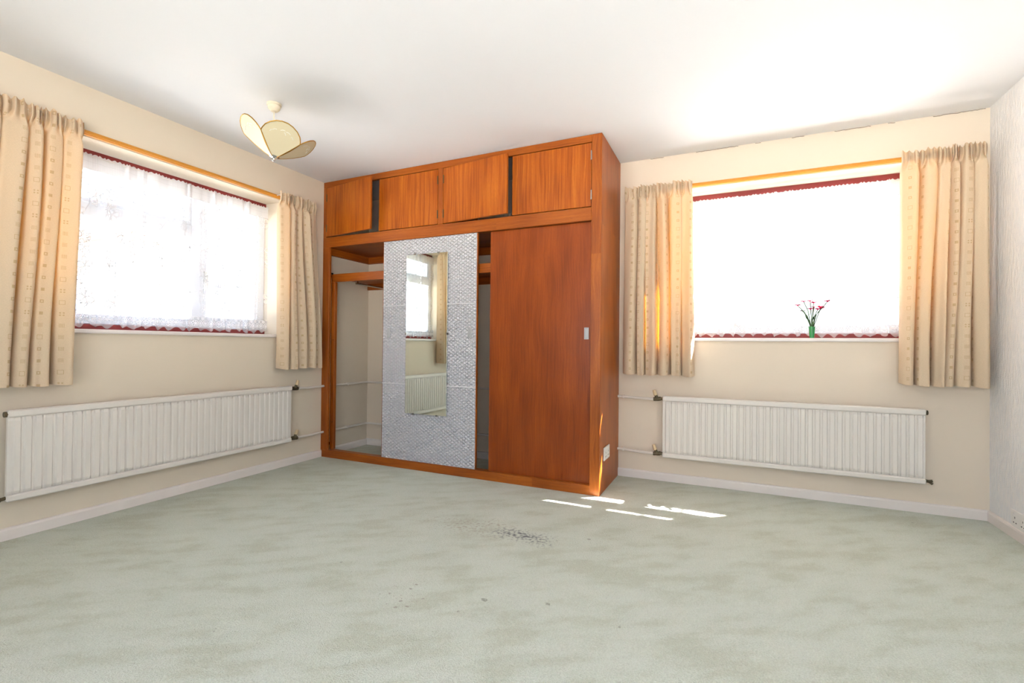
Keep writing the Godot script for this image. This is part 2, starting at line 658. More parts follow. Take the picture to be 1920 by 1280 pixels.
func skirting(called: String, a: Vector3, b: Vector3, out: Vector3) -> void:
	var st := mk()
	var prof := [Vector2(0.0005, 0.0), Vector2(0.015, 0.0), Vector2(0.015, 0.048), Vector2(0.012, 0.056), Vector2(0.006, 0.060), Vector2(0.0005, 0.060)]
	for i in prof.size() - 1:
		var p: Vector2 = prof[i]
		var q: Vector2 = prof[i + 1]
		var d := q - p
		var n := (out * d.y - Vector3.UP * d.x).normalized()
		poly(st, [a + out * p.x + Vector3.UP * p.y, b + out * p.x + Vector3.UP * p.y, b + out * q.x + Vector3.UP * q.y, a + out * q.x + Vector3.UP * q.y], n)
	var o := struct(called, st, M.skirting)
	tag(o, "low white gloss skirting board")

func hole_wall_x(st: SurfaceTool, x0: float, x1: float, z0: float, z1: float, o: Array) -> void:
	box(st, Vector3(x0, 0, z0), Vector3(x1, H, o[0]))
	box(st, Vector3(x0, 0, o[1]), Vector3(x1, H, z1))
	box(st, Vector3(x0, 0, o[0]), Vector3(x1, o[2], o[1]))
	box(st, Vector3(x0, o[3], o[0]), Vector3(x1, H, o[1]))

func hole_wall_z(st: SurfaceTool, z0: float, z1: float, x0: float, x1: float, o: Array) -> void:
	box(st, Vector3(x0, 0, z0), Vector3(o[0], H, z1))
	box(st, Vector3(o[1], 0, z0), Vector3(x1, H, z1))
	box(st, Vector3(o[0], 0, z0), Vector3(o[1], o[2], z1))
	box(st, Vector3(o[0], o[3], z0), Vector3(o[1], H, z1))

# window in its own axes: x along the wall, y up, z = 0 at the room face of the frame and outwards negative
func window(called: String, at: Vector3, turn: float, x0: float, x1: float, y0: float, y1: float, mull: float, fan_right: bool, depth: float, label: String) -> Node3D:
	var root := struct_root(called, at)
	root.rotation.y = turn
	tag(root, label)
	# red painted timber surround
	var st := mk()
	var rw := 0.036
	for b in [[x0, x1, y0, y0 + rw], [x0, x1, y1 - rw, y1]]:
		box(st, Vector3(b[0], b[2], -0.07), Vector3(b[1], b[3], 0.0), 0.002)
	part("timber_surround", st, M.red_paint, root, true)
	var i0 := x0
	var i1 := x1
	var j0 := y0 + rw
	var j1 := y1 - rw
	st = mk()
	var fw := 0.062
	for b in [[i0, i1, j0, j0 + fw], [i0, i1, j1 - fw, j1], [i0, i0 + fw, j0 + fw, j1 - fw], [i1 - fw, i1, j0 + fw, j1 - fw]]:
		box(st, Vector3(b[0], b[2], -0.065), Vector3(b[1], b[3], -0.012), 0.004)
	part("outer_frame", st, M.upvc, root, true)
	part("mullion", bx(Vector3(mull - 0.045, j0 + fw, -0.065), Vector3(mull + 0.045, j1 - fw, -0.008), 0.005), M.upvc, root, true)
	var fa := mull + 0.045 if fan_right else i0 + fw
	var fb := i1 - fw if fan_right else mull - 0.045
	var ca := i0 + fw if fan_right else mull + 0.045
	var cb := mull - 0.045 if fan_right else i1 - fw
	part("transom", bx(Vector3(fa, 1.728 - at.y, -0.065), Vector3(fb, 1.815 - at.y, -0.008), 0.005), M.upvc, root, true)
	for a in [[fa, fb, 1.815 - at.y, j1 - fw, "fanlight_sash"], [ca, cb, j0 + fw, j1 - fw, "casement_sash"]]:
		st = mk()
		var s := 0.022
		for b in [[a[0], a[1], a[2], a[2] + s], [a[0], a[1], a[3] - s, a[3]], [a[0], a[0] + s, a[2] + s, a[3] - s], [a[1] - s, a[1], a[2] + s, a[3] - s]]:
			box(st, Vector3(b[0], b[2], -0.06), Vector3(b[1], b[3], -0.018), 0.003)
		part(a[4], st, M.upvc, root, true)
	for a in [[fa, fb, j0 + fw, 1.728 - at.y], [fa, fb, 1.815 - at.y, j1 - fw], [ca, cb, j0 + fw, j1 - fw]]:
		st = mk()
		poly(st, [Vector3(a[0], a[2], -0.04), Vector3(a[1], a[2], -0.04), Vector3(a[1], a[3], -0.04), Vector3(a[0], a[3], -0.04)], Vector3.BACK)
		part("pane", st, M.glass, root, true)
	st = mk()
	var hx := (ca + 0.012) if not fan_right else (cb - 0.012)
	box(st, Vector3(hx - 0.012, 1.42 - at.y, -0.018), Vector3(hx + 0.012, 1.50 - at.y, -0.004), 0.003)
	box(st, Vector3(hx - 0.008, 1.36 - at.y, -0.004), Vector3(hx + 0.008, 1.48 - at.y, 0.012), 0.004)
	part("handle", st, M.plastic, root, true)
	# window board
	part("window_board", bx(Vector3(x0 - 0.004, y0 - 0.022, 0.0), Vector3(x1 + 0.004, y0 + 0.002, depth + 0.022), 0.005), M.gloss_white, root, true)
	return root

func build_windows() -> void:
	# left wall: own x runs towards -z
	window("window_1", Vector3(-0.2, 0, 0), PI / 2, -LW[1], -LW[0], LW[2], LW[3], -1.523, false, 0.2, "white framed window in red timber surround behind lace in the left wall")
	window("window_2", Vector3(0, 0, -0.2), 0.0, BW[0], BW[1], BW[2], BW[3], 3.31, true, 0.2, "blown out bright window in red timber surround holding a vase of pink flowers")
	window("window_3", Vector3(W, 0, ZR + 0.2), PI, W - RW[1], W - RW[0], RW[2], RW[3], 1.6, true, 0.2, "unseen wide window added for fill light in the wall opposite the wardrobe")

# ------------------------------------------------------------------ outside
func build_outside() -> void:
	var g := struct("ground", bx(Vector3(-40, -0.5, -40), Vector3(45, -0.4, 45)), flat(Color(0.74, 0.735, 0.72), 0.9, 0.0, 0.3))
	tag(g, "pale paved ground outside the windows")
	# neighbour's house seen through the lace of the left window
	var hs := thing("neighbour_house", "pale rendered neighbouring house seen through the left lace curtain", "house", Vector3(-7, -0.4, -2))
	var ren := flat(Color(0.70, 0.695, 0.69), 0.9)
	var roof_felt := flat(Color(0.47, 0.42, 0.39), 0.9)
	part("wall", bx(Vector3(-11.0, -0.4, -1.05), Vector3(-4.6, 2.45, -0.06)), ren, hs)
	for k in 6:
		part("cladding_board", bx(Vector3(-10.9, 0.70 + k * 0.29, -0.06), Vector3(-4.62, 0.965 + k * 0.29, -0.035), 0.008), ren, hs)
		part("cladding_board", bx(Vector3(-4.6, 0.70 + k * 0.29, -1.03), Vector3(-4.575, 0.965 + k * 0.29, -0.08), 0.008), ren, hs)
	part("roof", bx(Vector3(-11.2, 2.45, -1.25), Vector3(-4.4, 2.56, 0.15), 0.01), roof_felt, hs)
	for k in 2:
		var wn := part("window", bx(Vector3(-6.4 - k * 1.4, 1.15, -0.04), Vector3(-5.5 - k * 1.4, 1.95, -0.02), 0.006), flat(Color(0.8, 0.8, 0.82), 0.4), hs)
		part("pane", bx(Vector3(-6.34 - k * 1.4, 1.21, -0.025), Vector3(-5.56 - k * 1.4, 1.89, -0.015)), flat(Color(0.3, 0.33, 0.38), 0.1), wn)
	var gw := thing("garden_wall", "grey garden wall seen through the left lace curtain beside the pale house", "wall", Vector3(-5.0, -0.4, -2.5))
	part("panel", bx(Vector3(-5.2, -0.4, -5.0), Vector3(-5.0, 2.02, -1.1)), flat(Color(0.40, 0.42, 0.46), 0.9), gw)
	part("coping", bx(Vector3(-5.25, 2.02, -5.05), Vector3(-4.95, 2.08, -1.1), 0.01), flat(Color(0.5, 0.51, 0.53), 0.9), gw)
	# unseen canopy added outside the back window, gaps shaped to cut the sun strips
	var cy := 2.45
	var cn := thing("added_sun_canopy", "unseen slatted sun blocker added outside above the back window", "canopy", Vector3(5.0, -0.4, -0.7))
	var tim := flat(Color(0.55, 0.47, 0.38), 0.8)
	var off := Vector2(0.70, -0.53) * cy
	# rows of boards: z ranges of the two gaps
	var zs := [[-1.10, 0.585 + off.y], [0.692 + off.y, 0.785 + off.y], [0.837 + off.y, -0.30]]
	var starts := [2.2, 2.09 + off.x, 1.95 + off.x]   # the boards stop short at the wardrobe end, where sun reaches the curtain
	for i in 3:
		var b: Array = zs[i]
		part("board", bx(Vector3(starts[i], cy, b[0]), Vector3(8.0, cy + 0.02, b[1]), 0.002), tim, cn)
	# short blocks that close the gaps between the strips
	var blocks := [[2.66, 2.80, 0], [3.005, 3.02, 0], [3.37, 5.9, 0], [2.03, 2.12, 1], [2.50, 2.60, 1], [2.80, 2.815, 1], [2.98, 2.99, 1], [3.17, 5.9, 1]]
	for b in blocks:
		var z0: float = (zs[0][1] if b[2] == 0 else zs[1][1]) - 0.01
		var z1: float = (zs[1][0] if b[2] == 0 else zs[2][0]) + 0.01
		part("batten", bx(Vector3(maxf(b[0] + off.x, 2.2), cy + 0.02, z0), Vector3(minf(b[1] + off.x, 8.0), cy + 0.04, z1), 0.001), tim, cn)
	part("batten", bx(Vector3(2.2 + off.x, cy + 0.041, 0.634 + off.y), Vector3(2.66 + off.x, cy + 0.05, 0.705 + off.y), 0.001), tim, cn)
	for x in [2.25, 7.95]:
		part("post", bx(Vector3(x - 0.04, -0.4, -1.10), Vector3(x + 0.04, cy, -1.02), 0.004), tim, cn)
		part("bearer", bx(Vector3(x - 0.04, cy - 0.1, -1.02), Vector3(x + 0.04, cy, -0.3), 0.004), tim, cn)

# ------------------------------------------------------------------ wardrobe
func finger_pull(x: float, y: float, z: float, door: Node3D) -> void:
	var st := mk()
	var w := 0.016
	var h := 0.04
	box(st, Vector3(x - w, y - h, z), Vector3(x - w + 0.007, y + h, z + 0.004), 0.0012)
	box(st, Vector3(x + w - 0.007, y - h, z), Vector3(x + w, y + h, z + 0.004), 0.0012)
	box(st, Vector3(x - w + 0.007, y + h - 0.012, z), Vector3(x + w - 0.007, y + h, z + 0.004), 0.0012)
	box(st, Vector3(x - w + 0.007, y - h, z), Vector3(x + w - 0.007, y - h + 0.012, z + 0.004), 0.0012)
	box(st, Vector3(x - w + 0.006, y - h + 0.011, z - 0.001), Vector3(x + w - 0.006, y + h - 0.011, z + 0.0008))
	var o := part("finger_pull", st, flat(Color(0.70, 0.70, 0.70), 0.4, 0.3), door)
	tag(o, "pale metal recessed finger pull")
	for s in [-1, 1]:
		var sc := mk()
		tube(sc, [Vector3(x - 0.004, y + s * 0.034, z + 0.004), Vector3(x - 0.004, y + s * 0.034, z + 0.0052)], 0.0022, 8)
		part("screw", sc, M.steel, door)

func build_wardrobe() -> void:
	var base := Vector3(1.238, 0, 0.29)
	var wd := thing("wardrobe", "orange teak built-in wardrobe with ajar top cupboards and sliding doors", "wardrobe", base)
	var F: Material = M.wood_frame
	part("plinth", bx(Vector3(0.002, 0.0, D - 0.03), Vector3(2.408, 0.062, D), 0.002, 1, Vector2(0.2, 0)), F, wd)
	part("left_stile", bx(Vector3(0.002, 0.062, D - 0.025), Vector3(0.078, 1.825, D), 0.002, 0, Vector2(0.1, 0)), F, wd)
	part("right_stile", bx(Vector3(2.408, 0.0, D - 0.025), Vector3(WW, 2.398, D), 0.002, 0, Vector2(0.33, 0.4)), F, wd)
	part("middle_rail", bx(Vector3(0.002, 1.825, D - 0.025), Vector3(2.408, 1.914, D), 0.002, 1, Vector2(0.55, 0.3)), F, wd)
	part("upper_stile", bx(Vector3(0.002, 1.914, D - 0.025), Vector3(0.036, 2.348, D), 0.002, 0, Vector2(0.7, 0)), F, wd)
	part("upper_stile", bx(Vector3(1.193, 1.914, D - 0.025), Vector3(1.240, 2.348, D), 0.002, 0, Vector2(0.75, 0)), F, wd)
	part("top_rail", bx(Vector3(0.002, 2.348, D - 0.025), Vector3(2.408, 2.398, D), 0.002, 1, Vector2(0.8, 0)), F, wd)
	part("side_panel", bx(Vector3(2.456, 0.0, 0.001), Vector3(WW, 2.398, D - 0.025), 0.001, 0, Vector2(0.05, 0.2)), M.wood_frame, wd)
	part("deck", bx(Vector3(0.002, 1.835, 0.002), Vector3(2.456, 1.853, D - 0.026)), M.wood_frame, wd)
	for c in [[0.002, 2.456, 0.002, 0.035]]:
		part("cleat", bx(Vector3(c[0], 1.77, c[2]), Vector3(c[1], 1.834, c[3]), 0.002, 1), M.wood_frame, wd)
	part("cleat", bx(Vector3(0.002, 1.77, 0.036), Vector3(0.03, 1.834, D - 0.03), 0.002, 1), M.wood_frame, wd)
	part("partition", bx(Vector3(1.208, 1.854, 0.002), Vector3(1.226, 2.396, D - 0.026)), M.wood_frame, wd)
	# inside: post, shelf, lip, cleats, rods
	part("post", bx(Vector3(0.052, 0.062, 0.50), Vector3(0.094, 1.528, 0.53), 0.002, 0, Vector2(0.4, 0)), F, wd)
	for y in [0.30, 1.02]:
		var sc := mk()
		tube(sc, [Vector3(0.08, y, 0.53), Vector3(0.08, y, 0.5315)], 0.004, 8)
		part("screw", sc, M.slot, wd)
	part("guide_block", bx(Vector3(0.02, 0.10, 0.534), Vector3(0.06, 0.125, 0.556), 0.002), M.slot, wd)
	part("guide_block", bx(Vector3(0.03, 1.596, 0.53), Vector3(0.075, 1.608, 0.556), 0.002), M.slot, wd)
	part("shelf", bx(Vector3(0.004, 1.575, 0.004), Vector3(2.454, 1.594, 0.511)), M.wood_frame, wd)
	part("shelf_lip", bx(Vector3(0.055, 1.528, 0.512), Vector3(2.454, 1.598, 0.532), 0.002, 1, Vector2(0.1, 0.6)), F, wd)
	part("cleat", bx(Vector3(0.004, 1.515, 0.002), Vector3(2.454, 1.574, 0.022), 0.001, 1), M.wood_frame, wd)
	for x in [0.27, 1.64]:
		var sr := mk()
		tube(sr, [Vector3(x, 1.515, 0.46), Vector3(x, 1.515, 0.06)], 0.009, 10)
		tube(sr, [Vector3(x, 1.575, 0.44), Vector3(x, 1.515, 0.44)], 0.006, 8)
		tube(sr, [Vector3(x, 1.575, 0.08), Vector3(x, 1.515, 0.08)], 0.006, 8)
		var rod := part("hanging_rod", sr, M.chrome, wd)
		tag(rod, "chrome pull-out hanging rod")
	# cupboard doors: [hinge x, width, opening angle, hinge on the left]
	var n := 0
	for d in [[0.039, 0.574, 0.158, true], [1.190, 0.574, 0.0, false], [1.243, 0.578, 0.122, true], [2.405, 0.580, 0.0, false]]:
		var st := mk()
		var x0: float = 0.0 if d[3] else -d[1]
		var x1: float = d[1] if d[3] else 0.0
		box(st, Vector3(x0, 0, -0.018), Vector3(x1, 0.424, 0.0), 0.0015, 0, Vector2(0.37 * n, 0.5 * n))
		var o := part("cupboard_door", st, M.wood_ribbon, wd, true)
		o.position = Vector3(d[0], 1.919, D) - base
		o.rotation.y = -d[2] if d[3] else d[2]
		for y in [0.075, 0.34]:
			var hs := mk()
			tube(hs, [Vector3(0.0, y - 0.032, 0.002), Vector3(0, y + 0.032, 0.002)], 0.0036, 8)
			box(hs, Vector3(-0.0045, y - 0.031, -0.001), Vector3(0.0045, y + 0.031, 0.0012))
			var hg := part("hinge", hs, M.old_brass if n != 3 else M.chrome, o, true)
			tag(hg, "small metal butt hinge")
		n += 1
	part("catch", bx(Vector3(1.795, 1.916, D - 0.04), Vector3(1.815, 1.935, D - 0.004), 0.002), M.steel, wd)
	# sliding doors
	var zf := D - 0.008
	var wdoor := part("sliding_door", bx(Vector3(0.668, 0.066, zf - 0.018), Vector3(1.538, 1.822, zf)), M.quilt, wd)
	tag(wdoor, "white quilted vinyl sliding door")
	part("edge_strip", bx(Vector3(1.538, 0.066, zf - 0.019), Vector3(1.5445, 1.822, zf + 0.001), 0.001, 0, Vector2(0.2, 0)), F, wdoor)
	part("edge_strip", bx(Vector3(0.664, 0.066, zf - 0.019), Vector3(0.668, 1.822, zf + 0.001), 0.001, 0, Vector2(0.2, 0)), F, wdoor)
	for y in [1.297, 0.670]:
		var sb := mk()
		tube(sb, [Vector3(0.669, y, zf), Vector3(1.537, y, zf)], 0.005, 8)
		part("bead_strip", sb, flat(Color(0.88, 0.87, 0.88), 0.3), wdoor)
	finger_pull(0.728, 1.077, zf, wdoor)
	finger_pull(1.485, 1.077, zf, wdoor)
	var zb := D - 0.034
	var tdoor := part("sliding_door", bx(Vector3(1.638, 0.064, zb - 0.018), Vector3(2.452, 1.824, zb), 0.001, 0, Vector2(0.12, 0.1)), M.wood_door, wd)
	tag(tdoor, "reddish teak sliding door")
	finger_pull(2.372, 1.072, zb, tdoor)
	part("track", bx(Vector3(0.08, 0.062, D - 0.060), Vector3(2.45, 0.0635, D - 0.002)), M.wood_frame, wd)
	# mirror held to the white door by clips
	var mx := [0.905, 1.292, 0.440, 1.697]
	var mr := thing("wall_mirror", "tall frameless mirror clipped onto the white quilted sliding door", "mirror", Vector3(1.0985, 0.44, zf))
	var st2 := mk()
	box(st2, Vector3(mx[0], mx[2], zf + 0.008), Vector3(mx[1], mx[3], zf + 0.013), 0.002)
	part("glass", st2, M.mirror, mr)
	part("backing", bx(Vector3(mx[0] + 0.004, mx[2] + 0.004, zf + 0.0055), Vector3(mx[1] - 0.004, mx[3] - 0.004, zf + 0.0079)), flat(Color(0.25, 0.22, 0.2), 0.8), mr)
	for c in [[0.985, mx[3], 0], [1.205, mx[3], 0], [0.985, mx[2], 0], [1.205, mx[2], 0], [mx[0], 1.07, 1], [mx[1], 1.07, 1]]:
		var e := Vector3(0.008, 0.006, 0) if c[2] == 0 else Vector3(0.006, 0.009, 0)
		part("clip", bx(Vector3(c[0], c[1], zf + 0.001) - e, Vector3(c[0], c[1], zf + 0.0165) + e, 0.001), M.steel, mr)
	# double socket on the wardrobe's side
	socket("power_socket", "white double power socket low on the side of the teak wardrobe", Vector3(WW, 0.255, 0.405), PI / 2, 0.15, 0.09)

func socket(called: String, label: String, at: Vector3, turn: float, w: float, h: float) -> void:
	var o := thing(called, label, "socket", at, turn)
	part("face_plate", bx(Vector3(-w / 2, -h / 2, 0.0), Vector3(w / 2, h / 2, 0.009), 0.003), M.plastic, o, true)
	for s in [-1, 1]:
		var cx: float = s * w * 0.25
		part("switch", bx(Vector3(cx + s * 0.012 - 0.006, 0.012, 0.009), Vector3(cx + s * 0.012 + 0.006, 0.032, 0.0125), 0.0015), M.plastic, o, true)
		for hole in [[0.0, 0.006, 0.003, 0.005], [-0.012, -0.02, 0.005, 0.0025], [0.012, -0.02, 0.005, 0.0025]]:
			part("pin_hole", bx(Vector3(cx + hole[0] - hole[2], hole[1] - hole[3], 0.0088), Vector3(cx + hole[0] + hole[2], hole[1] + hole[3], 0.0093)), M.slot, o, true)

# ------------------------------------------------------------------ curtains
# Own axes: x along the wall, z out from the wall. Folds are drawn as a wavy plan that changes from heading to hem.
func curtain(label: String, origin: Vector3, turn: float, top: Vector2, bot: Vector2, y0: float, y1: float, folds: int, sd: int, lean: float) -> void:
	var r := RandomNumberGenerator.new()
	r.seed = sd
	var o := thing("curtain", label, "curtain", origin, turn, "beige lined curtains")
	var nc := folds * 26 + 1
	var nr := 64
	# fold boundaries of unequal width
	var cut := [0.0]
	for i in folds:
		cut.append(cut[i] + r.randf_range(0.4, 1.6))
	var low := [0.0]
	for i in folds:
		low.append(low[i] + 0.5 * (cut[i + 1] - cut[i]) + 0.5 * r.randf_range(0.4, 1.6))
	var all: float = cut[folds]
	var all_low: float = low[folds]
	for i in folds + 1:
		cut[i] /= all
		low[i] /= all_low
	var amp := []
	var sway := []
	var depth := []
	for i in folds:
		amp.append(r.randf_range(0.55, 1.15))
		sway.append(r.randf_range(-0.6, 1.0) * lean)
		depth.append(r.randf_range(-0.008, 0.008))
	var rows := []
	var uvs := []
	var wid := absf(top.y - top.x)
	var head := mk()
	for i in nr:
		var t := i / float(nr - 1)
		t = t * t * 0.35 + t * 0.65
		var y := lerpf(y1, y0, t)
		var row := PackedVector3Array()
		var uvr := []
		var hd := clampf((y1 - y) / 0.085, 0.0, 1.0)      # 0 at the very top, 1 below the tape
		var g := smoothstep(0.55, 1.6, (y1 - y) / 0.085)   # folds open below the tape
		var fl := smoothstep(0.0, 1.0, t)
		for j in nc:
			var s := j / float(nc - 1)
			var k := mini(int(s * folds), folds - 1)
			var f := s * folds - k
			var u: float = lerpf(lerpf(cut[k], cut[k + 1], f), lerpf(low[k], low[k + 1], f), fl)
			var ph := TAU * f
			var a: float = amp[k]
			var x := lerpf(lerpf(top.x, top.y, u), lerpf(bot.x, bot.y, u), fl)
			# rounded fold: deep body, pinched neck
			var wave := cos(ph) * 0.5 + 0.12 * cos(2.0 * ph + 0.6)
			var big: float = 0.088 - wave * 0.082 * a * (0.8 + 0.35 * fl) + depth[k] * sin(ph * 0.5) + 0.006 * sin(ph * 2.0 + k * 2.3 + t * 2.0)
			var roll: float = sin(ph) * 0.5 * wid / folds * (0.36 + 0.22 * sway[k])
			var small := 0.094 + 0.014 * sin(TAU * s * folds * 3.0 + 0.7 * sin(s * 31.0)) + 0.006 * sin(hd * PI) - 0.005 * cos(ph)
			var z := lerpf(small, big, g)
			x -= roll * g * (1.0 - 0.25 * fl) + 0.005 * sin(TAU * s * folds * 3.0) * (1.0 - g)
			x += 0.006 * sin(t * 5.0 + k * 1.7) * g * sin(PI * s)
			var dy := 0.0
			if i == 0:
				dy = 0.004 * sin(TAU * s * folds * 3.0 + 0.5) + 0.005 * sin(s * 23.0 + sd) + 0.003 * sin(s * 61.0)
			if i == nr - 1:
				dy = 0.004 * cos(ph) + 0.003 * sin(s * 9.0 + sd)
			row.append(Vector3(x, y + dy, z))
			uvr.append(Vector2(s * folds * 0.115, y))
		rows.append(row)
		uvs.append(uvr)
	# cloth coordinates follow the length of the cloth, measured halfway down
	var run := 0.0
	for j in nc:
		if j > 0:
			run += rows[nr / 2][j].distance_to(rows[nr / 2][j - 1])
		for i in nr:
			uvs[i][j].x = run + sd * 0.13
	var st := mk()
	sheet(st, rows, uvs)
	part("cloth", st, M.cloth, o, true)
	# turned hem along the foot and side hems
	var hr := []
	var hu := []
	for i in [nr - 4, nr - 3, nr - 2, nr - 1]:
		var row := PackedVector3Array()
		for j in nc:
			row.append(rows[i][j] + Vector3(0, 0.0, -0.003))
		hr.append(row)
		hu.append(uvs[i])
	st = mk()
	sheet(st, hr, hu)
	part("hem", st, M.cloth, o, true)
	# heading tape
	hr = []
	hu = []
	for i in range(1, 5):
		var row := PackedVector3Array()
		for j in nc:
			row.append(rows[i][j] + Vector3(0, 0, -0.004))
		hr.append(row)
		hu.append(uvs[i])
	st = mk()
	sheet(st, hr, hu)
	part("heading_tape", st, M.cloth, o, true)
	for i in folds * 2:
		var s := (i + 0.5) / (folds * 2)
		var x := lerpf(top.x, top.y, s)
		var hk := mk()
		tube(hk, [Vector3(x, y1 - 0.03, 0.082), Vector3(x, y1 - 0.018, 0.06), Vector3(x, y1 - 0.02, 0.033)], 0.0025, 6)
		part("hook", hk, M.plastic, o, true)

func rail(label: String, origin: Vector3, turn: float, x0: float, x1: float, y: float) -> void:
	var o := thing("curtain_rail", label, "curtain rail", origin, turn)
	part("batten", bx(Vector3(x0, y, 0.0), Vector3(x1, y + 0.026, 0.022), 0.003), M.batten, o, true)
	part("track", bx(Vector3(x0, y + 0.004, 0.0222), Vector3(x1, y + 0.016, 0.0325), 0.003), M.batten, o, true)

func net(label: String, origin: Vector3, turn: float, x0: float, x1: float, y0: float, y1: float, sd: int, gathers: Array) -> void:
	var o := thing("net_curtain", label, "curtain", origin, turn)
	var nc := 420
	var nr := 26
	var rows := []
	var uvs := []
	var wid := x1 - x0
	var ns := noise(sd, 1.0, 2)
	for i in nr:
		var t := i / float(nr - 1)
		var row := PackedVector3Array()
		var uvr := []
		for j in nc + 1:
			var s := j / float(nc)
			var u := s * 1.45 * wid
			var x := x0 + s * wid
			var ph := u * 34.0 + ns.get_noise_1d(u * 2.3) * 9.0
			var a := 0.007 + 0.006 * ns.get_noise_1d(u * 1.7 + 30.0)
			var z := sin(ph + t * 0.5) * a
			x += sin(2.0 * ph) * 0.004
			for gx in gathers:
				var dd: float = (s - gx) / 0.022
				x += -dd * exp(-dd * dd) * 0.022
				z += 0.010 * sin(dd * 3.0) * exp(-dd * dd * 0.6)
			var y := lerpf(y1, y0, t)
			if i == nr - 1:
				y += 0.022 * pow(absf(sin(u * PI / 0.10 + 0.6)), 1.6) + 0.016 * ns.get_noise_1d(u * 5.0 + 8.0)
			if i == 0:
				y += 0.004 * sin(u * 190.0)
			row.append(Vector3(x, y, z))
			uvr.append(Vector2(u, t))
		rows.append(row)
		uvs.append(uvr)
	var st := mk()
	sheet(st, rows, uvs)
	part("lace", st, M.lace, o, true)
	st = mk()
	tube(st, [Vector3(x0 - 0.012, y1 - 0.012, 0), Vector3(x1 + 0.012, y1 - 0.012, 0)], 0.0022, 6)
	part("curtain_wire", st, M.plastic, o, true)

func build_curtains() -> void:
	var LT := PI / 2   # own x runs towards -z on the left wall
	rail("orange wooden curtain rail above the window over the long radiator", Vector3(0, 0, 0), LT, -2.80, -0.77, 2.124)
	rail("orange wooden curtain rail above the bright window with the flowers", Vector3(0, 0, 0), 0.0, 2.56, 4.58, 2.142)
	curtain("wide beige patterned curtain on the lace window side away from wardrobe", Vector3(0, 0, 0), LT, Vector2(-2.80, -2.315), Vector2(-2.82, -2.335), 0.762, 2.160, 6, 4, 1.0)
	curtain("narrow beige curtain between the lace window and the teak wardrobe front", Vector3(0, 0, 0), LT, Vector2(-1.095, -0.745), Vector2(-1.075, -0.66), 0.786, 2.158, 5, 9, 0.8)
	curtain("beige curtain hanging against the side of the teak wardrobe", Vector3(0, 0, 0), 0.0, Vector2(2.53, 3.00), Vector2(2.515, 3.022), 0.783, 2.172, 6, 21, 0.9)
	curtain("beige curtain hanging beside the white textured wallpaper", Vector3(0, 0, 0), 0.0, Vector2(4.185, 4.575), Vector2(4.185, 4.595), 0.775, 2.172, 6, 33, 1.0)
	net("white floral lace net curtain with scalloped hem over the left window", Vector3(-0.165, 0, 0), LT, -2.545, -1.005, 1.066, 2.084, 3, [0.18, 0.36, 0.60, 0.71, 0.88])
	net("sheer white lace net curtain behind the vase of pink flowers", Vector3(0, 0, -0.165), 0.0, 2.795, 4.415, 1.066, 2.090, 8, [0.15, 0.30, 0.45, 0.86])

